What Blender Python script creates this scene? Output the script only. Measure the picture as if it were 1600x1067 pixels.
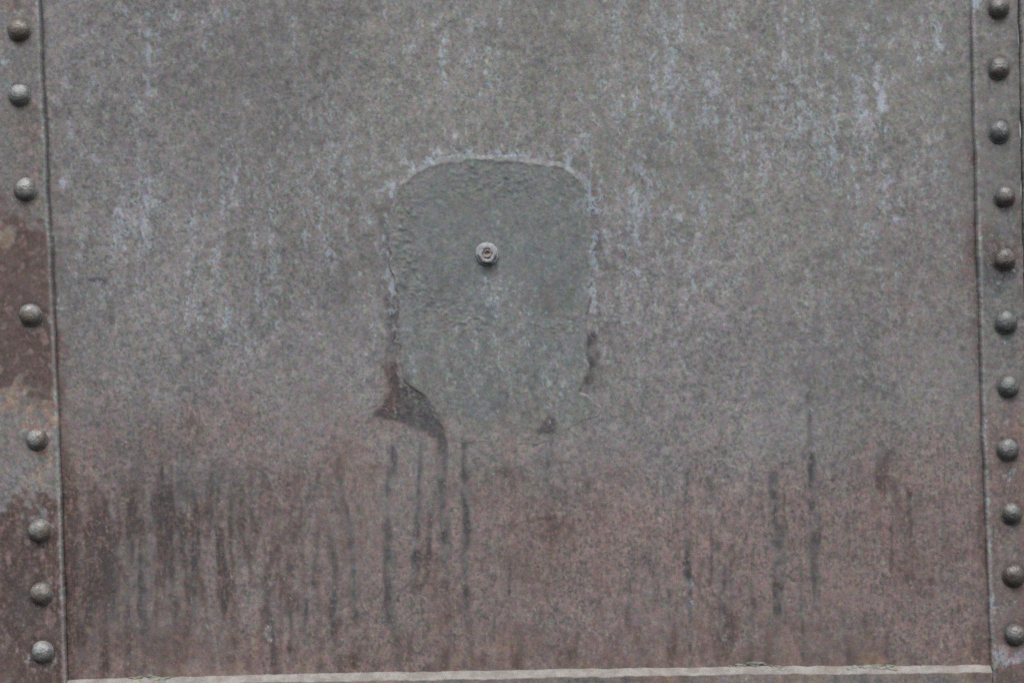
import bpy, math
import numpy as np

# ------------------------------------------------------------------ camera, sky, sun, exposure
S = 0.001                 # one picture unit = 1 mm on the wall
D = 2.6                   # camera distance to the plate (m)
ZC = 0.60                 # height of the view axis above the wall's foot
ROLL = 0.018
CX, CY = 800.0, 533.5

scene = bpy.context.scene
for o in list(bpy.data.objects):
    bpy.data.objects.remove(o)

cam_d = bpy.data.cameras.new('camera')
cam = bpy.data.objects.new('camera', cam_d)
scene.collection.objects.link(cam)
cam.location = (0, -D, ZC)
cam.rotation_euler = (math.pi / 2, ROLL, 0)
cam_d.sensor_width = 36.0
cam_d.lens = 36.0 * D / (1600 * S)
cam_d.clip_start = 0.05
cam_d.clip_end = 200.0
scene.camera = cam

SUN_EL, SUN_AZ = math.radians(58), math.radians(-22)      # azimuth from the camera side, minus = left
world = bpy.data.worlds.new('World')
scene.world = world
world.use_nodes = True
wn, wl = world.node_tree.nodes, world.node_tree.links
wn.clear()
sky = wn.new('ShaderNodeTexSky')
sky.sky_type = 'NISHITA'
sky.sun_disc = False
sky.sun_elevation = SUN_EL
sky.sun_rotation = math.pi + SUN_AZ
sky.air_density = 1.0
sky.dust_density = 4.0
sky.ozone_density = 1.0
hs = wn.new('ShaderNodeHueSaturation')
hs.inputs['Saturation'].default_value = 0.50              # overcast: grey sky
bg = wn.new('ShaderNodeBackground')
bg.inputs['Strength'].default_value = 0.10
wo = wn.new('ShaderNodeOutputWorld')
wl.new(sky.outputs[0], hs.inputs['Color'])
wl.new(hs.outputs[0], bg.inputs['Color'])
wl.new(bg.outputs[0], wo.inputs['Surface'])

sun_d = bpy.data.lights.new('sun', 'SUN')
sun_d.energy = 1.2
sun_d.angle = math.radians(28)
sun_d.color = (1.0, 0.98, 0.96)
sun = bpy.data.objects.new('sun', sun_d)
scene.collection.objects.link(sun)
# light travels from the upper front left towards the wall
from mathutils import Vector
to_sun = Vector((math.sin(SUN_AZ) * math.cos(SUN_EL), -math.cos(SUN_AZ) * math.cos(SUN_EL), math.sin(SUN_EL)))
sun.rotation_euler = to_sun.to_track_quat('Z', 'Y').to_euler()

vs = scene.view_settings
vs.view_transform = 'Standard'
vs.look = 'None'
vs.exposure = 0.69
vs.gamma = 1.0
vs.use_curve_mapping = False
scene.render.engine = 'CYCLES'
scene.cycles.use_denoising = False
scene.cycles.max_bounces = 4
scene.cycles.filter_width = 1.7          # the lens is a little soft
scene.render.film_transparent = False

# ------------------------------------------------------------------ helpers: picture plane -> wall
CR, SR = math.cos(ROLL), math.sin(ROLL)

def wall_xyz(X, Y, depth, k=1.0):
    """wall-plane position of a plate point; depth in mm, positive = towards the viewer"""
    X = np.asarray(X, float); Y = np.asarray(Y, float); depth = np.asarray(depth, float)
    u = (X - CX) * S * k
    v = (CY - Y) * S * k
    x = u * CR + v * SR
    z = -u * SR + v * CR + ZC
    y = -depth * S + 0 * x
    return np.stack([x + 0 * y, y, z + 0 * y], -1)

def kz(depth):            # a plate standing 'depth' mm proud is that much nearer
    return (D - depth * S) / D

def lin(r, g, b):
    f = lambda c: (c / 255 / 12.92) if c / 255 <= 0.04045 else ((c / 255 + 0.055) / 1.055) ** 2.4
    return (f(r), f(g), f(b), 1.0)

# ------------------------------------------------------------------ helpers: numpy noise and masks
NX0, NY0, NSTEP, NW, NH = -440, -340, 2.0, 1440, 1000
FX = np.fft.rfftfreq(NW)[None, :]
FY = np.fft.fftfreq(NH)[:, None]
_cache = {}

def field(seed, sx, sy):
    key = (seed, sx, sy)
    if key not in _cache:
        rng = np.random.default_rng(seed)
        a = np.fft.rfft2(rng.standard_normal((NH, NW)))
        a *= np.exp(-2 * np.pi ** 2 * ((FX * sx / NSTEP) ** 2 + (FY * sy / NSTEP) ** 2))
        r = np.fft.irfft2(a, s=(NH, NW))
        _cache[key] = ((r - r.mean()) / r.std()).astype(np.float32)
    return _cache[key]

def N(seed, X, Y, sx, sy=None):
    """smooth noise, unit variance, feature size sx by sy mm"""
    f = field(seed, sx, sy or sx)
    fx = np.clip((X - NX0) / NSTEP, 0, NW - 1.001); fy = np.clip((Y - NY0) / NSTEP, 0, NH - 1.001)
    ix = fx.astype(int); iy = fy.astype(int); tx = fx - ix; ty = fy - iy
    return ((f[iy, ix] * (1 - tx) + f[iy, ix + 1] * tx) * (1 - ty)
            + (f[iy + 1, ix] * (1 - tx) + f[iy + 1, ix + 1] * tx) * ty)

def ss(a, b, v):
    t = np.clip((v - a) / (b - a), 0, 1)
    return t * t * (3 - 2 * t)

def blob(X, Y, cx, cy, rx, ry):
    return np.exp(-(((X - cx) / rx) ** 2 + ((Y - cy) / ry) ** 2))

def seg_dist(X, Y, pts):
    """distance to a polyline and the position along it (0..1)"""
    best = np.full(X.shape, 1e9); along = np.zeros(X.shape)
    n = len(pts) - 1
    for i in range(n):
        (x0, y0), (x1, y1) = pts[i], pts[i + 1]
        dx, dy = x1 - x0, y1 - y0
        t = np.clip(((X - x0) * dx + (Y - y0) * dy) / (dx * dx + dy * dy), 0, 1)
        d = np.hypot(X - x0 - t * dx, Y - y0 - t * dy)
        m = d < best
        best = np.where(m, d, best); along = np.where(m, (i + t) / n, along)
    return best, along

def inside(X, Y, pts):
    """signed distance to a polygon, positive inside"""
    d, _ = seg_dist(X, Y, list(pts) + [pts[0]])
    c = np.zeros(X.shape, bool)
    n = len(pts)
    for i in range(n):
        (x0, y0), (x1, y1) = pts[i], pts[(i + 1) % n]
        if y0 == y1:
            continue
        c ^= ((y0 > Y) != (y1 > Y)) & (X < (x1 - x0) * (Y - y0) / (y1 - y0) + x0)
    return np.where(c, d, -d)

# ------------------------------------------------------------------ layout read off the place
LEFT_EDGE = [(52, -340), (60, 0), (64, 101), (69, 202), (72.5, 303), (79, 390), (82.6, 492), (87.7, 610), (91, 700),
             (94.6, 803), (99.8, 941), (103, 1058), (112, 1400)]
RIGHT_EDGE = [(1509, -340), (1520, 0), (1522, 135), (1525, 236), (1527.5, 355), (1531.5, 485), (1535, 620), (1537.5, 704),
              (1543, 838), (1547, 941), (1549.5, 1037), (1557, 1400)]
FAR_EDGE = [(1584, -340), (1592, 0), (1598, 304), (1603, 500), (1621, 1400)]

def edge(tab, Y):
    a = np.array(tab, float)
    return np.interp(Y, a[:, 1], a[:, 0])

LEFT_RIVETS = [(30, 47), (31, 148), (40, 295), (48, 491), (58, 685), (62, 828), (65, 926), (67, 1017)]
RIGHT_RIVETS = [(1560, 12), (1560, 106), (1561, 205), (1569, 306), (1569, 404), (1571, 502), (1575, 603), (1574, 701),
                (1580, 800), (1583, 897), (1586, 990)]

PATCH = [(641, 267), (658, 255), (691, 248), (724, 245), (763, 244), (809, 245), (849, 249), (878, 256), (902, 269),
         (915, 289), (920, 315), (922, 345), (923, 387), (924, 436), (922, 466), (917, 485), (914, 538), (916, 555),
         (920, 585), (911, 600), (908, 614), (927, 622), (941, 637), (936, 652), (905, 664), (880, 676), (862, 690),
         (820, 694), (780, 690), (735, 694), (700, 690), (690, 668), (686, 652), (672, 633), (662, 616), (642, 603),
         (628, 592), (626, 559), (623, 520), (621, 469), (615, 430), (606, 387), (604, 352), (609, 322), (623, 292)]

def streak(X, Y, pts, w, seed, fade=0.15):
    """a run of water down the plate: ragged sides, thinning out at its lower end"""
    res = np.zeros(X.shape)
    xs_, ys_ = [p[0] for p in pts], [p[1] for p in pts]
    m = 3 * w + 12
    sel = (X > min(xs_) - m) & (X < max(xs_) + m) & (Y > min(ys_) - m) & (Y < max(ys_) + m)
    if not sel.any():
        return res
    x, y = X[sel], Y[sel]
    ox, oy = (seed * 37) % 400, (seed * 53) % 300
    d, t = seg_dist(x + 0.7 * N(71, x + 0.4 * ox, y + oy, 30) + 0.9 * N(72, x + 0.4 * ox, y + oy, 4, 7), y, pts)
    wv = w * (1 + 0.22 * N(73, x + 0.4 * ox, y + oy, 8, 26))
    a = 1 - ss(0.0, 1.35, d / np.maximum(wv, 1.0))
    res[sel] = a * ss(0, 0.10, t) * (1 - ss(1 - fade, 1.0, t))
    return res

def masks(X, Y, where):
    """wear layers of the old paint: pale bloom, pink rust, dark bare metal, grey-green patina, orange rust, tone"""
    low = ss(565, 840, Y + 30 * N(1, X, Y, 55) + 26 * N(2, X, Y, 14, 34))
    vlow = ss(960, 1040, Y + 16 * N(3, X, Y, 8, 14))
    streaky = 0.6 * N(4, X, Y, 3.0, 38) + 0.35 * N(5, X, Y, 8, 70) + 0.45 * N(6, X, Y, 2.2, 9)
    blotch = 0.7 * N(7, X, Y, 26, 30) + 0.5 * N(8, X, Y, 9, 11) + 0.35 * N(9, X, Y, 3.2)
    fine = N(10, X, Y, 2.6, 3.2)
    fine2 = N(11, X, Y, 4.5, 6)
    Z = np.zeros(X.shape)
    dl = X - edge(LEFT_EDGE, Y)
    dr = edge(RIGHT_EDGE, Y) - X

    # ---- pink rust film
    rust = 0.07 + 0.56 * low + 0.05 * blotch + 0.05 * streaky * low
    rust += 0.35 * blob(X, Y, 120, 560, 70, 150) * (0.6 + 0.5 * blotch)
    rust += 0.32 * np.exp(-np.maximum(dl, 0) / 22) * ss(-200, 300, Y)
    rust += 0.55 * np.exp(-np.maximum(dr, 0) / 26) * ss(100, 260, Y) * (0.75 + 0.4 * blotch)
    rust += 0.22 * blob(X, Y, 1430, 470, 90, 150)
    rust += 0.25 * blob(X, Y, 300, 680, 200, 70)
    rust += 0.20 * vlow
    rust += 0.16 * blob(X, Y, 1330, 860, 190, 130) + 0.12 * blob(X, Y, 960, 840, 230, 120)
    # ---- dark bare stain
    dark = 0.10 * np.clip(blotch - 0.4, 0, 2) + Z
    lm = blob(X, Y, 270, 860, 210, 130)
    dark += lm * np.clip(0.40 + 0.26 * streaky + 0.16 * blotch, 0, 0.85)
    dark += 0.55 * low * np.clip(0.12 + 0.32 * streaky + 0.18 * fine2 + 0.12 * blotch, 0, 0.8)
    dark += 0.55 * vlow * np.clip(0.25 + 0.5 * N(12, X, Y, 5, 26), 0, 1)
    dark += 0.45 * blob(X, Y, 1395, 760, 28, 55) * np.clip(0.7 + 0.6 * fine2, 0, 1.4)
    dark += 0.40 * blob(X, Y, 1450, 890, 60, 60) * np.clip(0.3 + 0.6 * blotch, 0, 1)
    dark += 0.40 * blob(X, Y, 255, 1000, 60, 30) + 0.35 * blob(X, Y, 845, 1000, 40, 22)
    dark += 0.5 * blob(X, Y, 170, 925, 45, 40) * np.clip(0.6 + 0.5 * blotch, 0, 1.3)
    fringe = ss(715, 750, Y + 16 * N(79, X, Y, 5, 16)) * (1 - ss(760, 900, Y))
    dark += 0.22 * fringe * (1 - 0.8 * blob(X, Y, 675, 780, 70, 400)) * np.clip(0.35 + 0.6 * N(80, X, Y, 5, 16) + 0.4 * N(81, X, Y, 60, 40), 0, 1.2)
    # joint dirt beside the straps
    dark += 0.50 * np.exp(-np.maximum(dr, 0) / 14) * ss(500, 900, Y) * np.clip(0.8 + 0.3 * blotch, 0, 1.4)
    dark += 0.30 * np.exp(-np.maximum(dr, 0) / 8)
    dark += 0.42 * np.exp(-np.maximum(dl, 0) / 7)
    dark += 0.38 * np.exp(-np.maximum(dl, 0) / 26) * ss(380, 430, Y) * (1 - ss(600, 760, Y)) * np.clip(0.6 + 0.6 * blotch, 0, 1.4)
    dark += 0.35 * np.exp(-np.maximum(dl, 0) / 40) * ss(760, 900, Y)
    dark += 0.42 * np.exp(-np.maximum(dr, 0) / 26) * ss(110, 230, Y) * (1 - ss(540, 640, Y)) * np.clip(0.6 + 0.6 * blotch, 0, 1.5)
    dark += 0.22 * ss(2.5, 3.2, N(76, X, Y, 2.4, 2.8))
    # ghost of an old bracket at the left
    for p, w in (([(92, 440), (130, 437), (168, 440), (172, 500)], 9), ([(118, 455), (124, 500)], 7)):
        d, t = seg_dist(X + 4 * N(13, X, Y, 12), Y + 3 * N(14, X, Y, 12), p)
        dark += 0.55 * (1 - ss(2, w, d)) * np.clip(0.75 + 0.5 * fine2, 0, 1.3)
    # runs under the patch and elsewhere
    runs = [([(614, 684), (612, 730), (605, 775), (606, 850), (611, 960), (612, 1010)], 8, .62),
            ([(663, 672), (655, 730), (652, 790), (648, 850), (647, 960)], 8, .6),
            ([(690, 676), (692, 730), (690, 770), (694, 830), (703, 965)], 9, .62),
            ([(679, 750), (672, 800), (668, 860), (664, 950)], 6, .45),
            ([(724, 672), (724, 730), (729, 800), (727, 870), (730, 1010)], 9, .68),
            ([(529, 738), (538, 780), (547, 830), (551, 890), (556, 1000)], 7, .45),
            ([(858, 655), (862, 700), (852, 740), (866, 790)], 8, .42),
            ([(1266, 560), (1267, 660), (1270, 760), (1272, 860), (1276, 1000)], 8.5, .66),
            ([(1205, 725), (1210, 790), (1214, 860), (1212, 930), (1214, 1000)], 9, .6),
            ([(1075, 870), (1077, 940), (1080, 1040)], 6, .55),
            ([(1100, 738), (1120, 790), (1128, 800)], 6, .4), ([(1176, 745), (1168, 800)], 5, .4),
            ([(985, 900), (982, 985)], 6, .42), ([(828, 620), (835, 700)], 3, .15),
            ([(1318, 940), (1326, 1040)], 7, .4), ([(500, 730), (485, 800)], 6, .3),
            ([(262, 735), (262, 850), (268, 970)], 6, .4), ([(305, 760), (308, 850)], 6, .35),
            ([(335, 800), (352, 900), (350, 990)], 8, .35), ([(205, 780), (205, 900)], 8, .4),
            ([(415, 880), (420, 985)], 9, .35), ([(490, 860), (490, 960)], 6, .4), ([(520, 830), (525, 1000)], 6, .4)]
    rr = np.random.default_rng(12)
    for i in range(46):                                   # many thin runs over the lower third
        x0 = rr.uniform(110, 1525); y0 = rr.uniform(700, 930); L = rr.uniform(70, 240)
        if 590 < x0 < 760:
            continue
        runs.append(([(x0, y0), (x0 + rr.normal(0, 2), y0 + L * .5), (x0 + 0.015 * L + rr.normal(0, 2), min(y0 + L, 1040))],
                     rr.uniform(3, 6.5), rr.uniform(.22, .5)))
    for i, (p, w, a) in enumerate(runs):
        st = a * streak(X, Y, p, w, 300 + 3 * i, .22)
        dark += st * np.clip(0.92 + 0.35 * fine2, 0.2, 1.4)
        rust -= 0.55 * st
    dark += 0.5 * streak(X, Y, [(770, 734), (788, 738), (790, 748)], 5, 500, .05)
    dark += 0.3 * streak(X, Y, [(820, 812), (870, 808)], 6, 505, .05)
    dark += 0.3 * blob(X, Y, 848, 835, 18, 12)
    # scraped band round the patch
    sd = inside(X + 2.0 * N(15, X, Y, 5), Y + 2.0 * N(16, X, Y, 5), PATCH)
    out = np.clip(-sd, 0, None)
    lft = ss(640, 620, X); rgt = ss(905, 920, X)
    dark += 0.95 * lft * ss(430, 480, Y) * (1 - ss(600, 640, Y)) * (1 - ss(10, 30, out)) * np.clip(0.75 + 0.35 * fine2, 0, 1.2)
    dark += 0.70 * rgt * ss(255, 300, Y) * (1 - ss(385, 430, Y)) * (1 - ss(6, 24, out)) * np.clip(0.75 + 0.5 * fine2, 0, 1.3)
    dark += 1.05 * rgt * ss(510, 530, Y) * (1 - ss(590, 615, Y)) * (1 - ss(10, 28, out)) * np.clip(0.85 + 0.4 * fine2, 0, 1.3)
    dark += 0.35 * lft * ss(300, 330, Y) * (1 - ss(400, 440, Y)) * (1 - ss(8, 22, out))
    dark += 0.30 * (1 - ss(260, 275, Y)) * ss(215, 235, Y) * (1 - ss(3, 14, out)) * np.clip(0.4 + 0.7 * fine2, 0, 1.3) * (sd < 2)
    scar = inside(X + 3 * N(17, X, Y, 6), Y + 3 * N(18, X, Y, 6),
                  [(600, 560), (618, 560), (622, 590), (640, 602), (665, 614), (676, 636), (692, 656), (698, 688), (690, 694), (664, 674), (625, 664),
                   (582, 656), (596, 640), (606, 622)])
    dark += 1.15 * ss(-7, 8, scar) * np.clip(0.85 + 0.2 * fine2, 0, 1.2)
    scar2 = inside(X + 2 * N(19, X, Y, 5), Y + 2 * N(20, X, Y, 5), [(856, 650), (866, 652), (872, 680), (838, 680), (838, 672)])
    rust += 0.35 * ss(-6, 8, scar) * np.clip(blotch + .3, 0, 1.2) + 0.3 * ss(-25, 2, scar) * (1 - ss(-2, 4, scar))

    # ---- pale bluish bloom
    zone = (0.85 * blob(X, Y, 1130, 190, 190, 130) + 0.75 * blob(X, Y, 990, 350, 110, 150) + 0.6 * blob(X, Y, 1390, 230, 90, 230)
            + 0.55 * blob(X, Y, 330, 330, 260, 150) + 0.5 * blob(X, Y, 180, 330, 120, 110) + 0.45 * blob(X, Y, 250, 60, 130, 90)
            + 0.5 * blob(X, Y, 690, 80, 90, 80) + 0.35 * blob(X, Y, 430, 470, 180, 90) + 0.35 * blob(X, Y, 1000, 60, 500, 80) + 0.12)
    zone = (0.26 + 0.56 * zone) * (1 - ss(500, 720, Y))
    pale = zone * np.clip(0.42 + 0.10 * fine2 + 0.18 * N(21, X, Y, 4, 30) + 0.10 * N(22, X, Y, 16, 70), 0, 0.85)
    dribbles = [([(232, 10), (232, 90), (230, 160)], 6, .42), ([(318, 0), (319, 60), (318, 115)], 5, .45),
                ([(196, 10), (194, 110)], 5, .32), ([(263, 40), (262, 80)], 6, .4), ([(366, 255), (370, 300), (364, 335)], 9, .5),
                ([(232, 270), (234, 300)], 5, .4), ([(178, 350), (182, 380)], 8, .55), ([(150, 240), (140, 250)], 8, .4),
                ([(135, 355), (146, 372)], 7, .6), ([(97, 280), (98, 300)], 5, .5), ([(168, 415), (175, 425)], 7, .4),
                ([(1208, 60), (1210, 140), (1211, 215), (1206, 262)], 6, .55), ([(1180, 115), (1182, 122)], 9, .6),
                ([(1370, 90), (1370, 130), (1384, 175), (1380, 210), (1374, 245)], 10, .6), ([(1385, 250), (1395, 310), (1402, 350)], 12, .36),
                ([(1379, 0), (1381, 22)], 7, .6), ([(1468, 25), (1467, 70), (1478, 100)], 10, .6), ([(1482, 100), (1484, 150)], 5, .4),
                ([(1468, 165), (1476, 200)], 10, .4), ([(1062, 330), (1064, 380), (1068, 372)], 7, .5),
                ([(1082, 420), (1090, 470)], 7, .6), ([(970, 380), (968, 420)], 8, .5), ([(1000, 410), (998, 450)], 9, .45),
                ([(1254, 490), (1258, 530)], 5, .4), ([(1150, 395), (1148, 412)], 2.6, 1.3), ([(1075, 905), (1083, 945), (1088, 985)], 9, .55),
                ([(434, 500), (438, 520)], 9, .5), ([(1503, 446), (1506, 456)], 7, .6), ([(418, 975), (420, 1010)], 7, .45),
                ([(1080, 700), (1092, 704)], 6, .4), ([(1136, 360), (1140, 376)], 6, .4), ([(880, 740), (876, 765)], 8, .2),
                ([(320, 975), (330, 1020)], 14, .25)]
    for i, (p, w, a) in enumerate(dribbles):
        pale += 0.75 * a * streak(X, Y, p, w, 600 + 3 * i, .1) * np.clip(0.75 + 0.55 * fine2 + 0.3 * fine, 0, 1.6)
    pale += 0.6 * ss(2.5, 3.1, N(75, X, Y, 2.2, 2.8)) * (0.4 + 0.6 * (1 - low))
    # bloom hugging the patch outline
    ring = (1 - ss(1, 9, np.abs(out - 6))) * (sd < 1)
    pale += 0.34 * ring * (1 - ss(470, 520, Y)) * np.clip(0.6 + 0.4 * fine2 + 0.3 * fine, 0, 1.4)
    halo = np.exp(-out / 26) * (sd < 0) * (1 - ss(440, 560, Y))
    pale += 0.34 * halo * np.clip(0.5 + 0.4 * fine2 + 0.25 * fine, 0, 1.3)
    rust += 0.5 * blob(X, Y, 595, 440, 7, 6)
    pale += 0.18 * low * np.clip(0.5 * N(23, X, Y, 14, 20) - 0.35, 0, 1) + 0.5 * blob(X, Y, 1015, 660, 10, 9) * 0.6
    pale += 0.22 * blob(X, Y, 960, 1000, 50, 30) + 0.2 * blob(X, Y, 1150, 1000, 60, 20)
    # ---- grey-green patina
    olive = np.clip(0.26 + 0.14 * N(24, X, Y, 120, 90) + 0.26 * blob(X, Y, 850, 120, 450, 130) + 0.12 * ss(900, 1300, X) * (1 - ss(400, 700, Y)), 0, 0.6)
    olive = olive + 0.18 * blob(X, Y, 1400, 650, 120, 60)
    # ---- orange rust
    orange = 0.25 * vlow * np.clip(N(25, X, Y, 14, 6) - 0.2, 0, 1.2)
    orange += 0.75 * (1 - ss(20, 27, np.hypot((X - 1362), (Y - 1040) * 1.0))) * np.clip(.8 + .3 * fine2, 0, 1.2)
    orange += 0.5 * blob(X, Y, 1533, 616, 6, 16) + 0.3 * blob(X, Y, 582, 42, 6, 18) * np.clip(.7 + .6 * fine2, 0, 1.4)
    for (p, w, a) in (([(142, 690), (140, 760)], 5, .45), ([(122, 720), (126, 800)], 5, .35), ([(182, 800), (180, 860)], 4, .3),
                      ([(440, 560), (446, 700)], 7, .25), ([(1060, 880), (1058, 960)], 7, .25)):
        orange += a * streak(X, Y, p, w, 800 + int(p[0][0]))
    tone = 0.06 * blotch + 0.05 * N(26, X, Y, 70, 70) + 0.05 * fine + 0.04 * fine2
    tone += 0.05 * streaky * (0.3 + low)
    calm = np.clip(0.12 + 0.2 * N(74, X, Y, 38, 50), 0, 0.5)

    if where == 'patch':
        plate = dict(pale=pale, rust=rust, dark=dark, olive=olive, orange=orange, tone=tone, calm=calm)
        inner = inside(X + 6 * N(27, X, Y, 9), Y + 6 * N(28, X, Y, 9),
                       [(622, 330), (650, 275), (700, 258), (860, 262), (905, 330), (914, 420), (908, 490), (870, 512), (835, 500),
                        (800, 440), (765, 425), (735, 455), (722, 500), (690, 495), (650, 450), (618, 400)])
        inn = ss(-18, 18, inner)
        olive = 0.76 + 0.10 * inn + 0.08 * N(29, X, Y, 25)
        rust = 0.05 + 0.16 * ss(560, 690, Y + 20 * N(2, X, Y, 18, 34)) + 0.06 * fine2 + 0.10 * blob(X, Y, 690, 290, 60, 25)
        dark = 0.13 * inn + 0.06 * blotch * inn + 0.14 * blob(X, Y, 690, 450, 40, 40) + 0.16 * blob(X, Y, 870, 460, 40, 50) + 0.06 * np.clip(fine2, 0, 2)
        dark += 0.30 * blob(X, Y, 775, 633, 14, 22) + 0.25 * blob(X, Y, 760, 668, 8, 6)
        dark += 0.85 * ss(-3, 5, scar2) + 0.16 * blob(X, Y, 860, 485, 26, 14)
        dark += 0.25 * ss(650, 690, Y) * np.clip(blotch + fine2, 0, 1)
        pale = 0.18 * (1 - inn) * np.clip(0.5 + .4 * fine2, 0, 1) + 0.25 * np.clip(0.5 * fine - 0.55, 0, 1)
        pale += 0.30 * blob(X, Y, 765, 335, 14, 8) * np.clip(.6 + .6 * fine, 0, 1.5)
        pale += 0.34 * blob(X, Y, 768, 450, 14, 50) + 0.22 * blob(X, Y, 815, 460, 40, 45) + 0.20 * blob(X, Y, 780, 570, 130, 75)
        pale += 0.34 * (1 - ss(0, 9, sd)) * (1 - ss(480, 560, Y))
        pale += 0.3 * blob(X, Y, 925, 640, 14, 14)
        orange = 0.40 * (1 - ss(0.5, 4, sd)) * ss(440, 480, Y) * (1 - ss(600, 640, Y)) + 0.16 * blob(X, Y, 640, 460, 30, 60) * np.clip(fine2, 0, 1)
        tone = 0.05 * fine + 0.05 * fine2 + 0.03 * blotch
        calm = 0.40 + Z
        b = ss(640, 695, Y + 10 * N(2, X, Y, 14, 34)) * 0.85 * (1 - ss(-3, 5, scar2))
        b = np.maximum(b, 0.4 * (1 - ss(0, 5, sd)))
        mixd = lambda k, v: v * (1 - b) + np.clip(plate[k], 0, 0.45 if k == 'dark' else 1) * b
        pale, rust, dark, olive, orange, tone, calm = (mixd(k, v) for k, v in (('pale', pale), ('rust', rust), ('dark', dark),
            ('olive', olive), ('orange', orange), ('tone', tone), ('calm', calm)))
    elif where == 'left_strap':
        rusty = ss(345, 385, Y + 20 * N(30, X, Y, 16) + 12 * N(85, X, Y, 4)) * (1 - ss(608, 630, Y + 14 * N(31, X, Y, 14) + 9 * N(85, X, Y, 4)))
        rusty = np.maximum(rusty, ss(780, 808, Y + 24 * N(31, X, Y, 20) + 14 * N(85, X, Y, 4)))
        rust = 0.30 + 0.7 * rusty + 0.15 * blotch
        dark = 0.12 + 0.70 * rusty + 0.16 * np.clip(blotch, -0.5, 2) + 0.12 * fine2
        pinkp = blob(X, Y, 25, 640, 60, 34) + blob(X, Y, 62, 740, 24, 40) + .8 * blob(X, Y, 66, 660, 24, 36)
        pinkp = ss(0.30, 0.75, pinkp * (0.85 + 0.35 * N(8, X, Y, 9, 11) + 0.35 * N(82, X, Y, 3, 3.5)))
        chips = ss(0.9, 1.7, N(83, X, Y, 3.2, 3.8) + 0.5 * N(84, X, Y, 16))
        dark = dark * (1 - 0.75 * chips)
        dark *= 1 - pinkp
        orange = 0.55 * pinkp + 0.5 * np.clip(blob(X, Y, 5, 380, 22, 40) + blob(X, Y, 4, 445, 14, 20) + blob(X, Y, 62, 533, 9, 9)
                                              + 0.5 * blob(X, Y, 15, 900, 40, 80), 0, 1) * np.clip(0.7 + 0.4 * blotch, 0, 1.4)
        rust = np.clip(rust + 0.2 * pinkp, 0, 1)
        pale = 0.10 * np.clip(fine2, 0, 2) * (1 - rusty) + 0.35 * blob(X, Y, 8, 90, 14, 30) * np.clip(fine2 + .5, 0, 1) + 0.15 * pinkp
        olive = 0.45 + 0.15 * blotch
        for (rx, ry) in LEFT_RIVETS:
            r = np.hypot(X - rx, Y - ry)
            pale += 0.24 * np.exp(-((r - 24) / 9) ** 2) * np.clip(.6 + .7 * N(8, X, Y, 9, 11), 0, 1.5)
            orange += 0.55 * blob(X, Y, rx + 2, ry + 20, 15, 8) * np.clip(.8 + .5 * fine2, 0, 1.4)
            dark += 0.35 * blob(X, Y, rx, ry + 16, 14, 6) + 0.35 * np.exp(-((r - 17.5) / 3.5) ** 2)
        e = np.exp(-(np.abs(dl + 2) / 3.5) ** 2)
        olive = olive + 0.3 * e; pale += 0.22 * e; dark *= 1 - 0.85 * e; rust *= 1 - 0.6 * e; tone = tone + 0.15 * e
    elif where in ('right_strap', 'far_plate'):
        grn = np.clip(blob(X, Y, 1575, 260, 20, 100) + blob(X, Y, 1560, 430, 40, 60), 0, 1) * np.clip(.7 + .5 * blotch, 0, 1.3)
        rust = 0.22 + 0.45 * ss(560, 760, Y + 30 * N(32, X, Y, 20)) + 0.16 * blotch + 0.2 * ss(1580, 1600, X) - 0.2 * grn
        dark = 0.22 + 0.30 * grn + 0.14 * blotch + 0.10 * fine2 + 0.22 * ss(820, 900, Y) + 0.3 * ss(1578, 1592, X) * (1 - ss(300, 420, Y))
        olive = 0.45 + 0.5 * grn
        pale = 0.10 * np.clip(fine2 + .2, 0, 2) + 0.75 * blob(X, Y, 1525, 2, 7, 14) + 0.5 * blob(X, Y, 1551, 945, 7, 22)
        pk = ss(995, 1008, Y + 5 * N(33, X, Y, 8)) * (1 - ss(1026, 1046, Y + 6 * N(33, X, Y, 8)))
        pale += 0.55 * pk * ss(1550, 1556, X); rust += 0.2 * pk; dark *= 1 - 0.9 * pk
        orange = 0.16 * np.clip(blotch - .3, 0, 1)
        for (rx, ry) in RIGHT_RIVETS:
            r = np.hypot(X - rx, Y - ry)
            orange += 0.28 * np.exp(-((r - 21) / 5) ** 2) * np.clip(.6 + .6 * N(8, X, Y, 9, 11), 0, 1.4)
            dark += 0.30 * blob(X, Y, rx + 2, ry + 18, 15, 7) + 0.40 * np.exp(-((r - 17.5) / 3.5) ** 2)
            pale += 0.16 * blob(X, Y, rx, ry + 48, 14, 16) * np.clip(.5 + fine2, 0, 1.5)
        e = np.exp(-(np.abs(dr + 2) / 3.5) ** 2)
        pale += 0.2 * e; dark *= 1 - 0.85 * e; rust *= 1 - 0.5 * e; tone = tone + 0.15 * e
        if where == 'far_plate':
            dark = 0.10 + 0.1 * blotch; pale = 0.25 + 0.1 * blotch; rust = 0.3 + Z; olive = 0.6 + Z; orange = Z
    elif where == 'ledge':
        rust = 0.40 + 0.12 * blotch
        dark = 0.16 + 0.20 * np.clip(N(34, X, Y, 5, 40), -.5, 2) + 0.5 * ss(1500, 1545, X)
        olive = 0.45 + Z
        orange = 0.38 + 0.18 * N(35, X, Y, 18, 30)
        pale = 0.05 + Z
        tone = 0.06 * blotch
    return dict(pale=pale, rust=rust, dark=dark, olive=olive, orange=orange, tone=tone, calm=calm)

# ------------------------------------------------------------------ materials (node based)
def new_mat(name):
    m = bpy.data.materials.new(name)
    m.use_nodes = True
    m.node_tree.nodes.clear()
    return m, m.node_tree.nodes, m.node_tree.links

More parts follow.
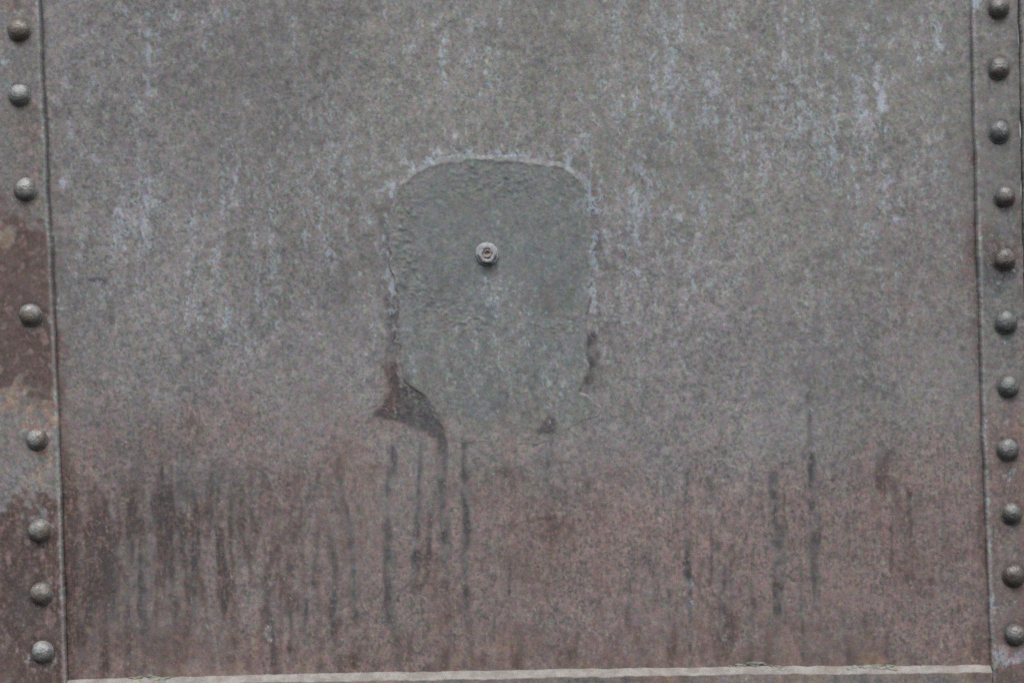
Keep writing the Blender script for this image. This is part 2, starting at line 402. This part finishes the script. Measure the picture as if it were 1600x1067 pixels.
class G:
    """small helper to write node graphs"""
    def __init__(self, name, flat=False):
        self.flat = flat                        # plate skins: noise runs in the plane of the plate
        self.m, self.n, self.l = new_mat(name)
        tc = self.n.new('ShaderNodeTexCoord')
        self.co = tc.outputs['Object']
    def put(self, sock, v):
        if hasattr(v, 'is_output') or isinstance(v, bpy.types.NodeSocket):
            self.l.new(v, sock)
        else:
            sock.default_value = v
    def noise(self, scale, detail=2.0, rough=0.5, stretch=None, seed=0.0):
        n = self.n.new('ShaderNodeTexNoise')
        mp = self.n.new('ShaderNodeMapping')
        mp.inputs['Location'].default_value = (seed * 3.7, seed * 1.3, seed * 2.1)
        if stretch:
            mp.inputs['Scale'].default_value = stretch
        self.l.new(self.co, mp.inputs['Vector'])
        self.l.new(mp.outputs[0], n.inputs['Vector'])
        if self.flat:
            n.noise_dimensions = '2D'
            mp.inputs['Rotation'].default_value = (math.pi / 2, 0, 0)
        n.inputs['Scale'].default_value = scale
        n.inputs['Detail'].default_value = detail
        n.inputs['Roughness'].default_value = rough
        return n
    def math(self, op, a, b=0.0, c=None, clamp=False):
        n = self.n.new('ShaderNodeMath'); n.operation = op; n.use_clamp = clamp
        self.put(n.inputs[0], a); self.put(n.inputs[1], b)
        if c is not None:
            self.put(n.inputs[2], c)
        return n.outputs[0]
    def step(self, v, lo, hi):
        n = self.n.new('ShaderNodeMapRange'); n.interpolation_type = 'SMOOTHSTEP'
        self.put(n.inputs['Value'], v)
        n.inputs['From Min'].default_value = lo; n.inputs['From Max'].default_value = hi
        return n.outputs[0]
    def attr(self, name):
        n = self.n.new('ShaderNodeAttribute'); n.attribute_name = name
        return n.outputs['Fac']
    def mix(self, f, a, b, mode='MIX'):
        n = self.n.new('ShaderNodeMix'); n.data_type = 'RGBA'; n.blend_type = mode
        self.put(n.inputs[0], f); self.put(n.inputs[6], a); self.put(n.inputs[7], b)
        return n.outputs[2]
    def finish(self, col, rough, bump_h=None, strength=0.3, dist=0.001, spec=0.3):
        b = self.n.new('ShaderNodeBsdfPrincipled')
        o = self.n.new('ShaderNodeOutputMaterial')
        self.put(b.inputs['Base Color'], col)
        self.put(b.inputs['Roughness'], rough)
        b.inputs['Specular IOR Level'].default_value = spec
        if bump_h is not None:
            bp = self.n.new('ShaderNodeBump')
            bp.inputs['Strength'].default_value = strength
            bp.inputs['Distance'].default_value = dist
            self.put(bp.inputs['Height'], bump_h)
            self.l.new(bp.outputs[0], b.inputs['Normal'])
        self.l.new(b.outputs[0], o.inputs['Surface'])
        return self.m

def weathered_paint():
    g = G('weathered_paint_on_steel', True)
    def unit(sock, gain):                       # noise centred on zero
        return g.math('MULTIPLY', g.math('SUBTRACT', sock, 0.5), gain)
    def grains(scale, stretch):                 # one random colour per grain
        v = g.n.new('ShaderNodeTexVoronoi'); v.voronoi_dimensions = '2D'
        mp = g.n.new('ShaderNodeMapping'); mp.inputs['Scale'].default_value = stretch; mp.inputs['Rotation'].default_value = (math.pi / 2, 0, 0)
        g.l.new(g.co, mp.inputs['Vector']); g.l.new(mp.outputs[0], v.inputs['Vector'])
        v.inputs['Scale'].default_value = scale
        sp = g.n.new('ShaderNodeSeparateColor'); g.l.new(v.outputs['Color'], sp.inputs[0])
        return v.outputs['Color'], [unit(sp.outputs[i], 2.0) for i in range(3)]
    n_mid = unit(g.noise(70, 4, 0.7, seed=1).outputs['Fac'], 4.5)
    fine_raw = g.noise(170, 3, 0.7, (1, 1, 0.9), seed=2).outputs['Fac']
    n_fine = unit(fine_raw, 5.0)
    n_vert = unit(g.noise(230, 2, 0.65, (1, 1, 0.13), seed=4).outputs['Fac'], 5.0)
    vc, (va, vb, vd) = grains(270, (1, 1, 0.8))
    wc, (wa, wb, wd) = grains(135, (1, 1, 0.75))
    def broken(name, parts, lo, hi):
        v = g.attr(name)
        for src, amp in parts:
            v = g.math('MULTIPLY_ADD', src, amp, v)
        return g.step(v, lo, hi)
    rust, dark, pale, olive, calm = (g.attr(k) for k in ('rust', 'dark', 'pale', 'olive', 'calm'))
    # two-tone skin: darker ground, lighter flecks of paint left on it
    rust_g = broken('rust', ((n_mid, 0.18), (wb, 0.12)), 0.0, 1.0)
    dash = g.math('MULTIPLY', n_vert, g.math('MULTIPLY_ADD', rust, 0.20, 0.05))       # short vertical ticks where the rust film is
    dark_g = broken('dark', ((n_fine, 0.12), (dash, 1.0), (va, 0.17), (wa, 0.10)), 0.02, 0.95)
    ground = g.mix(broken('olive', ((n_mid, 0.18),), 0.0, 1.0), lin(105, 103, 103), lin(103, 105, 99))
    teal = broken('olive', ((n_mid, 0.12),), 0.55, 0.95)
    ground = g.mix(teal, ground, lin(97, 105, 106))
    ground = g.mix(rust_g, ground, lin(101, 88, 86))
    ground = g.mix(g.math('MULTIPLY', broken('orange', ((n_mid, 0.14), (wb, 0.16)), 0.08, 0.9), 0.7), ground, lin(124, 102, 87))
    ground = g.mix(g.math('MULTIPLY', dark_g, 0.95), ground, g.mix(rust_g, lin(66, 67, 70), lin(75, 63, 60)))
    fleck = g.mix(broken('olive', ((wa, 0.2),), 0.1, 1.1), lin(136, 135, 136), lin(132, 133, 127))
    fleck = g.mix(teal, fleck, lin(131, 135, 136))
    fleck = g.mix(broken('rust', ((wd, 0.22), (n_mid, 0.12)), 0.10, 1.0), fleck, lin(143, 125, 121))
    fleck = g.mix(g.math('MULTIPLY', broken('orange', ((n_mid, 0.14), (wb, 0.16)), 0.08, 0.9), 0.85), fleck, lin(152, 127, 110))
    fleck = g.mix(g.math('MULTIPLY', dark_g, 0.70), fleck, g.mix(rust_g, lin(96, 95, 96), lin(106, 90, 85)))
    bias = g.math('MULTIPLY_ADD', dark, -0.50, 0.08)
    bias = g.math('MULTIPLY_ADD', g.attr('orange'), 0.5, bias)
    bias = g.math('MULTIPLY_ADD', pale, 0.25, bias)
    f_raw = g.math('ADD', g.math('MULTIPLY', n_fine, 0.30), g.math('MULTIPLY', va, 0.34))
    f_raw = g.math('MULTIPLY_ADD', wa, 0.22, f_raw)
    f_raw = g.math('MULTIPLY_ADD', n_mid, 0.16, f_raw)
    f_raw = g.math('MULTIPLY_ADD', g.math('MULTIPLY', n_vert, rust), 0.36, f_raw)
    F = g.step(g.math('ADD', f_raw, bias), -0.8, 0.8)
    F = g.math('ADD', g.math('MULTIPLY', F, g.math('SUBTRACT', 1.0, calm)), g.math('MULTIPLY', 0.5, calm))
    base = g.mix(F, ground, fleck)
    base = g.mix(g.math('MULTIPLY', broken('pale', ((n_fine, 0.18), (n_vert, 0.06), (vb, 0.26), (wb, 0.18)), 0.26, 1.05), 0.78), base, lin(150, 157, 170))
    # grit: value and slight hue scatter from grain to grain
    val = g.math('MULTIPLY_ADD', vd, 0.07, 1.0)
    val = g.math('MULTIPLY', val, g.math('MULTIPLY_ADD', n_fine, 0.05, 1.0))
    val = g.math('MULTIPLY', val, g.math('ADD', g.attr('tone'), 1.0))
    comb = g.n.new('ShaderNodeCombineColor')
    for i in range(3):
        g.l.new(val, comb.inputs[i])
    col = g.mix(1.0, base, comb.outputs[0], 'MULTIPLY')
    hue = g.noise(85, 2, 0.6, seed=6).outputs['Color']
    for src, k in ((hue, 0.34), (vc, 0.10), (wc, 0.09)):      # mineral hues: lavender, teal, pink, straw
        v1 = g.n.new('ShaderNodeVectorMath'); v1.operation = 'MULTIPLY_ADD'
        g.l.new(src, v1.inputs[0]); v1.inputs[1].default_value = (k, k, k); v1.inputs[2].default_value = (1 - k / 2,) * 3
        col = g.mix(1.0, col, v1.outputs[0], 'MULTIPLY')
    h = fine_raw
    rough = g.math('MULTIPLY_ADD', F, 0.16, 0.58)
    return g.finish(col, rough, h, 0.5, 0.0012, 0.3)

def rivet_metal(name, a, b, c):
    g = G(name)
    oi = g.n.new('ShaderNodeObjectInfo').outputs['Random']          # every head weathers its own way
    n1 = g.noise(85, 3, 0.65, seed=1).outputs['Fac']
    n2 = g.noise(260, 3, 0.7, seed=5).outputs['Fac']
    n3 = g.noise(55, 3, 0.65, seed=9).outputs['Fac']
    k = g.math('MULTIPLY_ADD', oi, 0.16, -0.08)
    col = g.mix(g.step(g.math('ADD', n1, k), 0.38, 0.62), a, b)
    col = g.mix(g.math('MULTIPLY', g.step(g.math('SUBTRACT', n3, g.math('MULTIPLY', k, 1.6)), 0.48, 0.66), 0.85), col, c)
    val = g.math('MULTIPLY', g.math('MULTIPLY_ADD', n2, 0.9, 0.55), g.math('MULTIPLY_ADD', oi, 0.42, 0.74))
    comb = g.n.new('ShaderNodeCombineColor')
    for i in range(3):
        g.l.new(val, comb.inputs[i])
    col = g.mix(1.0, col, comb.outputs[0], 'MULTIPLY')
    return g.finish(col, g.math('MULTIPLY_ADD', n3, 0.35, 0.22), g.math('MULTIPLY_ADD', n1, 2.0, n2), 0.6, 0.002, 0.9)

def dusty(name, a, b, scale=120):
    g = G(name)
    n1 = g.noise(scale, 3, 0.65, seed=2).outputs['Fac']
    n2 = g.noise(420, 2, 0.6, seed=4).outputs['Fac']
    col = g.mix(g.step(n1, 0.35, 0.68), a, b)
    val = g.math('MULTIPLY_ADD', n2, 0.4, 0.8)
    comb = g.n.new('ShaderNodeCombineColor')
    for i in range(3):
        g.l.new(val, comb.inputs[i])
    col = g.mix(1.0, col, comb.outputs[0], 'MULTIPLY')
    return g.finish(col, 0.9, n2, 0.5, 0.0015, 0.15)

PAINT = weathered_paint()
RIVET_L = rivet_metal('dusty_rivet_steel', lin(142, 145, 145), lin(112, 115, 113), lin(114, 100, 88))
RIVET_R = rivet_metal('worn_rivet_steel', lin(118, 116, 113), lin(86, 91, 91), lin(98, 80, 71))
BOLT_PALE = dusty('oxidised_zinc', lin(136, 137, 141), lin(166, 168, 172), 190)
BOLT_RUST = dusty('rusty_stud_end', lin(132, 118, 114), lin(158, 152, 148), 220)
def ledge_dust():
    g = G('pale_dust_coat')
    n1 = g.noise(45, 4, 0.7, seed=2).outputs['Fac']
    n2 = g.noise(300, 3, 0.7, seed=4).outputs['Fac']
    n3 = g.noise(22, 4, 0.7, (1, 1, 2), seed=7).outputs['Fac']
    col = g.mix(g.step(n1, 0.36, 0.64), lin(130, 127, 123), lin(150, 147, 143))
    col = g.mix(g.math('MULTIPLY', g.step(g.math('MULTIPLY_ADD', g.math('SUBTRACT', n2, 0.5), 0.3, n3), 0.52, 0.66), 0.6), col, lin(128, 112, 104))
    val = g.math('MULTIPLY_ADD', n2, 0.5, 0.75)
    comb = g.n.new('ShaderNodeCombineColor')
    for i in range(3):
        g.l.new(val, comb.inputs[i])
    return g.finish(g.mix(1.0, col, comb.outputs[0], 'MULTIPLY'), 0.9, n2, 0.6, 0.0018, 0.15)
LEDGE_DUST = ledge_dust()
FLAKE_A = dusty('grey_green_flake', lin(112, 118, 106), lin(142, 144, 136), 90)
FLAKE_B = dusty('straw_flake', lin(134, 126, 100), lin(148, 140, 120), 90)

# ------------------------------------------------------------------ mesh builders
def link(o, parent=None):
    scene.collection.objects.link(o)
    if parent:
        o.parent = parent
    return o

def grid_mesh(name, V, attrs, mat, parent, smooth=True, flip=False):
    """V: rows x cols x 3 positions"""
    R, C = V.shape[:2]
    idx = np.arange(R * C).reshape(R, C)
    q = np.stack([idx[:-1, :-1], idx[1:, :-1], idx[1:, 1:], idx[:-1, 1:]], -1).reshape(-1, 4)
    if flip:
        q = q[:, ::-1]
    me = bpy.data.meshes.new(name)
    me.vertices.add(R * C)
    me.vertices.foreach_set('co', V.reshape(-1).astype(np.float32))
    me.loops.add(q.size)
    me.loops.foreach_set('vertex_index', q.reshape(-1).astype(np.int32))
    me.polygons.add(len(q))
    me.polygons.foreach_set('loop_start', np.arange(0, q.size, 4, dtype=np.int32))
    me.update(calc_edges=True)
    me.polygons.foreach_set('use_smooth', np.full(len(q), smooth))
    for k, a in (attrs or {}).items():
        at = me.attributes.new(k, 'FLOAT', 'POINT')
        at.data.foreach_set('value', np.ascontiguousarray(a, np.float32).reshape(-1))
    me.materials.append(mat)
    me.update()
    return link(bpy.data.objects.new(name, me), parent)

def py_mesh(name, verts, faces, mat, parent, smooth=True):
    me = bpy.data.meshes.new(name)
    me.from_pydata([tuple(v) for v in verts], [], faces)
    me.polygons.foreach_set('use_smooth', [smooth] * len(me.polygons))
    me.materials.append(mat)
    me.update()
    return link(bpy.data.objects.new(name, me), parent)

def axis(lo, a, b, hi, fine, coarse):
    return np.concatenate([np.arange(lo, a, coarse), np.arange(a, b, fine), np.arange(b, hi + coarse, coarse)])

# ------------------------------------------------------------------ the wall
wall = link(bpy.data.objects.new('riveted_steel_wall', None))
wall['label'] = 'weathered grey and rust-pink riveted steel plate wall filling the whole picture'
wall['category'] = 'steel wall'
wall['kind'] = 'thing'

STRAP = 9.0
YS = axis(-320, -12, 1080, 1380, 2.0, 22)

def relief(X, Y):
    """gentle waves of the rolled plate, scabs of rust and pits"""
    low = ss(590, 820, Y)
    return (1.2 * N(40, X, Y, 160, 200) + 0.25 * N(41, X, Y, 18, 24) + 0.13 * N(42, X, Y, 5)
            + low * 0.22 * N(43, X, Y, 4, 9))

# main plate, its rims dropping into the narrow joints beside the straps
t = axis(-18, 0, 1480, 1500, 2.0, 3) / 1480
EL, ER = edge(LEFT_EDGE, YS), edge(RIGHT_EDGE, YS)
Xp = EL[:, None] + (ER - EL)[:, None] * t[None, :]
Yp = np.repeat(YS[:, None], len(t), 1)
dL, dR = Xp - EL[:, None], ER[:, None] - Xp
dep = relief(Xp, Yp)
gapL = 4.6 + 1.6 * (1 - ss(150, 420, Yp)) + 0.7 * N(44, Xp, Yp, 9) + 0.8 * N(77, Xp, Yp, 50)
gapR = 3.6 + 0.9 * N(45, Xp, Yp, 9) + 0.7 * N(78, Xp, Yp, 50)
gapL, gapR = np.maximum(gapL, 1.2), np.maximum(gapR, 1.2)
dep -= 2.6 * (1 - ss(0.5, 1.0, dL / gapL)) + 3.0 * (1 - ss(0.4, 1.0, dR / gapR))
grid_mesh('main_plate', wall_xyz(Xp, Yp, dep), masks(Xp, Yp, 'plate'), PAINT, wall)

# straps: flat face, eased arris, side face going back to the plate
def strap(name, tab, sign, width, where, thick, far=None):
    e = edge(tab, YS)
    e = e + 0.7 * N(46, e, YS, 6, 14) + 0.5 * N(47, e, YS, 40, 60)
    inner = np.concatenate([np.arange(0, min(width, 110), 2.0) + 1.6, np.arange(110, width, 20.0) + 1.6])
    offs = [0.0, 0.0, 1.3, 2.2] + list(inner + 1.2)
    drop = [thick + 6, 2.2, 0.8, 0.15] + [0] * len(inner)
    offs, drop = np.array(offs), np.array(drop)
    if far is not None:
        f = edge(far, YS) - e
        tt = offs / offs.max()
        X = e[:, None] + sign * np.minimum(offs[None, :], f[:, None] - 1.2)
        drop2 = np.where(offs[None, :] > f[:, None] - 1.2, thick + 6, drop[None, :])
    else:
        X = e[:, None] + sign * offs[None, :]
        drop2 = np.repeat(drop[None, :], len(YS), 0)
    Y = np.repeat(YS[:, None], X.shape[1], 1)
    dp = thick - drop2 + 0.5 * (drop2 < 1) * (0.9 * N(48, X, Y, 60, 80) + 0.35 * N(49, X, Y, 7) + 0.25 * N(50, X, Y, 3.5))
    V = wall_xyz(X, Y, dp, kz(thick))
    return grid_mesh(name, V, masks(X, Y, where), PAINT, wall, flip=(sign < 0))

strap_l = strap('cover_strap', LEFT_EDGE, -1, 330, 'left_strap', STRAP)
strap_l['label'] = 'dark rusty brown riveted strap at the left with widely spaced rivets'
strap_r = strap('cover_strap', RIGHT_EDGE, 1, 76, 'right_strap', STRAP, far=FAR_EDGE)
strap_r['label'] = 'narrow grey-green and brown riveted strap at the right with closely spaced rivets'
far = strap('adjoining_plate', [(x + 2.5, y) for x, y in FAR_EDGE], 1, 300, 'far_plate', STRAP + 1)
far['label'] = 'sliver of pale plate edge at the far right'

# lower plate: its bevelled, dusty upper rim forms the ledge
xs = axis(0, 2, 1446, 1450, 3.0, 1.0)
u = np.linspace(0, 1, len(xs))
LT = [(100, 1064), (300, 1058.5), (520, 1054), (800, 1049), (1010, 1044.5), (1200, 1042.5), (1400, 1040.5), (1551, 1039)]
xl = 104 + u * (1548.5 - 104)
top = np.interp(xl, *np.array(LT).T)
top = top + 0.35 * N(51, xl, top, 5) + 0.25 * N(52, xl, top, 40) - 1.5 * blob(xl, top, 1150, 1042, 40, 60)
lip = 8.0 + 0.25 * N(53, xl, top, 30) + 0.2 * N(53, xl, top, 4) - 2.0 * ss(1000, 1400, 1500 - xl) * 0
rows = [(-1.5, -1.0), (0.0, 2.5), (0.12, 4.0), (0.5, 8.5), (0.85, 12.5), (0.97, 14.2), (1.04, 14.9), (1.2, 15.2)]
XX, YY, DD = [], [], []
for f, d in rows:
    XX.append(xl); YY.append(top + np.maximum(f, -0.1) * lip); DD.append(d + (0.12 * N(54, xl, top + 9 * f, 7) if f < 1.1 else 0 * xl))
bevel_rows = len(rows)
V = wall_xyz(np.array(XX), np.array(YY), np.array(DD), kz(8))
ledge = grid_mesh('ledge_rim', V, None, LEDGE_DUST, wall)
ledge['label'] = 'pale dusty ledge along the foot of the plate'
fy = np.concatenate([np.array([0.0]), np.arange(3, 40, 2.0), np.arange(40, 330, 20.0)])
XX = np.repeat(xl[None, :], len(fy), 0)
YY = (top + 1.2 * lip)[None, :] + fy[:, None]
DD = 15.2 + ss(0, 12, fy[:, None]) * (0.3 * N(55, XX, YY, 9) + 0.5 * N(56, XX, YY, 60))
grid_mesh('lower_plate', wall_xyz(XX, YY, DD, kz(8)), masks(XX, YY, 'ledge'), PAINT, wall)

# ------------------------------------------------------------------ the patch and its bolt
px = np.arange(590, 956, 1.5); pyv = np.arange(236, 706, 1.5)
X, Y = np.meshgrid(px, pyv)
sd = inside(X + 1.4 * N(15, X, Y, 5) + 1.0 * N(57, X, Y, 14), Y + 1.4 * N(16, X, Y, 5) + 1.0 * N(58, X, Y, 14), PATCH)
thick = 2.2 * (1 - 0.98 * ss(590, 680, Y)) + 0.1
wid = 3.0 + 6.0 * (1 - ss(255, 300, Y)) + 3.0 * ss(880, 915, X) * (1 - ss(440, 500, Y))
h = -1.2 + (thick + 1.2) * ss(-1.0, 1.0, sd / wid)
scab = 0.34 * np.clip(N(59, X, Y, 1.7, 1.5), -0.6, 3) + 0.10 * N(60, X, Y, 5, 3.4) + 0.15 * N(61, X, Y, 30)
arc, _ = seg_dist(X, Y, [(632, 330), (630, 400), (648, 450), (690, 490), (735, 500)])
arc2, _ = seg_dist(X, Y, [(850, 515), (880, 512), (908, 495)])
ripple = 1.1 * np.exp(-(arc / 20) ** 2) + 0.9 * blob(X, Y, 770, 282, 130, 30) + 0.9 * np.exp(-(arc2 / 13) ** 2) + 0.22
h = h + np.clip(ripple, 0, 1.2) * scab * ss(0, 6, sd) * (1 - 0.8 * ss(520, 560, Y) * 1.0)
h = h + 0.55 * np.exp(-((sd - wid * 0.8) / 3.0) ** 2) * (1 - ss(470, 560, Y))
h = np.where(sd < -7, -2.5, h)
h = h + 1.2 * N(40, X, Y, 160, 200) + 0.25 * N(41, X, Y, 18, 24)
patch = grid_mesh('patch_plate', wall_xyz(X, Y, h), masks(X, Y, 'patch'), PAINT, wall)
patch['label'] = 'grey-green raised patch with rounded top and ragged lower edge'

def lathe(name, cx, cy, base, prof, seg, mat, parent, wob=0.0, seed=0, poly=None, sink=0.0):
    """turned piece standing on the plate; prof = (radius, height, downward shift) in mm"""
    rng = np.random.default_rng(seed)
    th = np.linspace(0, 2 * np.pi, seg, endpoint=False)
    wv = sum(rng.normal() * np.cos(k * th + rng.uniform(0, 6.28)) / k for k in range(2, 6)) * wob
    lean = rng.normal(size=2) * wob * 6
    verts, faces = [], []
    hmax = max(p[1] for p in prof)
    for (r, hh, dn) in prof:
        rr = r * (1 + wv)
        if poly:
            n, amt = poly
            a = (th % (2 * np.pi / n)) - np.pi / n
            rr = rr * ((1 - amt) + amt * math.cos(math.pi / n) / np.cos(a) * 1.08)
        X = cx + rr * np.cos(th) + lean[0] * hh / hmax
        Yv = cy - rr * np.sin(th) + dn + lean[1] * hh / hmax
        bump = wob * 5 * (hh / hmax) * np.cos(th * 2 + seed)
        verts += list(wall_xyz(X, Yv, base + hh + bump - sink, kz(base)))
    n = len(prof)
    for i in range(n - 1):
        for j in range(seg):
            k = (j + 1) % seg
            faces.append((i * seg + j, i * seg + k, (i + 1) * seg + k, (i + 1) * seg + j))
    faces.append(tuple((n - 1) * seg + j for j in range(seg)))
    return py_mesh(name, verts, faces, mat, parent)

# flanged nut on a stud in the middle of the patch
bx, by = 761, 397
b0 = 3.0 + float(1.2 * N(40, np.array([bx]), np.array([by]), 160, 200)[0])
bolt = lathe('bolt', bx, by, b0, [(18.0, -1, 0), (18.2, 1.2, 0), (17.2, 2.4, 0), (15.5, 2.8, 0), (14.6, 3.0, 0)], 40, BOLT_PALE, wall, 0.07, 5)
bolt['label'] = 'pale oxidised bolt with flanged nut in the middle of the patch'
lathe('nut', bx, by, b0 + 2.4, [(14.8, -0.5, 0), (14.6, 6.2, 0), (13.2, 8.2, 0), (11.5, 8.9, 0), (8.4, 8.9, 0), (7.8, 7.6, 0), (7.6, 4.5, 0)], 36,
      BOLT_PALE, bolt, 0.06, 8, poly=(6, 0.75))
lathe('stud', bx + 0.4, by + 0.5, b0 + 5, [(7.3, 0, 0), (7.2, 4.6, 0), (6.4, 5.8, 0), (4.6, 5.8, -0.4), (3.2, 4.0, -1.0), (1.8, 1.5, -1.4), (0.5, 0.6, -1.5)], 24,
      BOLT_RUST, bolt, 0.09, 9)

# ------------------------------------------------------------------ rivets
def rivet(cx, cy, R, H, mat, parent, seed, collar):
    prof = [(R * 1.10, -2.0, collar), (R * 1.09, 0.7, collar), (R * 1.02, 1.6, collar * 0.6), (R * 0.985, 2.6, 0.2)]
    for a in (0.20, 0.36, 0.52, 0.68, 0.82, 0.92):
        ang = a * math.pi / 2
        prof.append((R * math.cos(ang) ** 0.92, 2.0 + (H - 2.0) * math.sin(ang), 0))
    prof.append((R * 0.05, H + 0.15, 0))
    return lathe('rivet', cx, cy, STRAP, prof, 36, mat, parent, 0.036, seed)

rng = np.random.default_rng(77)
for i, (x, y) in enumerate(LEFT_RIVETS):
    rivet(x, y, 16.3 + rng.uniform(-.8, .6), 14.5 + rng.uniform(-1, 1), RIVET_L, strap_l, 100 + i, 1.2 + rng.uniform(-.5, 1.0))
for i, (x, y) in enumerate(RIGHT_RIVETS):
    rivet(x, y, 16.2 + rng.uniform(-.8, .6), 15.0 + rng.uniform(-1, 1), RIVET_R, strap_r, 200 + i, 2.2 + rng.uniform(-.8, 1.6))

# ------------------------------------------------------------------ debris caught on the ledge
def debris(label, x0, x1, count, seed, height, mats):
    rng = np.random.default_rng(seed)
    mid = 0.5 * (x0 + x1)
    base = wall_xyz(mid, float(np.interp(mid, *np.array(LT).T)) + 4, 7, kz(8))
    root = link(bpy.data.objects.new('flake_clump', None))
    root.location = base
    root['label'] = label
    root['category'] = 'paint flakes'
    root['kind'] = 'thing'
    root['group'] = 'flakes caught on the ledge'
    for i in range(count):
        c = min(max(rng.normal(0.5, 0.24), 0.04), 0.96)
        cx = x0 + c * (x1 - x0)
        t0 = float(np.interp(cx, *np.array(LT).T))
        hump = height * math.sin(math.pi * c)
        cy = t0 + 4 - rng.uniform(0, 1) * (hump + 4)
        L = rng.uniform(7, 20); Wd = rng.uniform(2.5, 5.0); th = rng.uniform(0.6, 1.5)
        a = rng.normal(0, 0.14)
        lift = rng.uniform(0, 0.8)
        rim = lambda yy: 2.2 + min(max(1.4 * (yy - t0), -0.4), 12.0)      # lies on the sloping rim
        n = 8
        verts, faces, ring = [], [], []
        for k in range(n):
            f = 2 * math.pi * k / n
            rx = 0.5 * L * math.cos(f) * rng.uniform(.7, 1.15); ry = 0.5 * Wd * math.sin(f) * rng.uniform(.5, 1.2)
            ring.append((cx + rx * math.cos(a) - ry * math.sin(a), cy + rx * math.sin(a) + ry * math.cos(a)))
        for (rx, ry) in ring:
            verts.append(wall_xyz(rx, ry, rim(ry) - 1.0, kz(8)) - base)
        for (rx, ry) in ring:
            ty = cy + (ry - cy) * .75
            verts.append(wall_xyz(cx + (rx - cx) * .85, ty, rim(ty) + lift + th + rng.uniform(-.2, .3), kz(8)) - base)
        faces.append(tuple(n + k for k in range(n)))
        for k in range(n):
            faces.append((k, (k + 1) % n, n + (k + 1) % n, n + k))
        py_mesh('flake', verts, faces, mats[0] if rng.random() < 0.75 else mats[1], root, smooth=False)
    return root

debris('widest clump of grey-green paint flakes on the ledge, right of centre', 1128, 1226, 34, 3, 7, (FLAKE_A, FLAKE_B))
debris('thin row of pale flakes nearest the right end of the ledge', 1326, 1396, 16, 4, 3, (FLAKE_A, FLAKE_A))
debris('small greenish clump of flakes at the left end of the ledge', 192, 262, 18, 6, 5, (FLAKE_A, FLAKE_B))
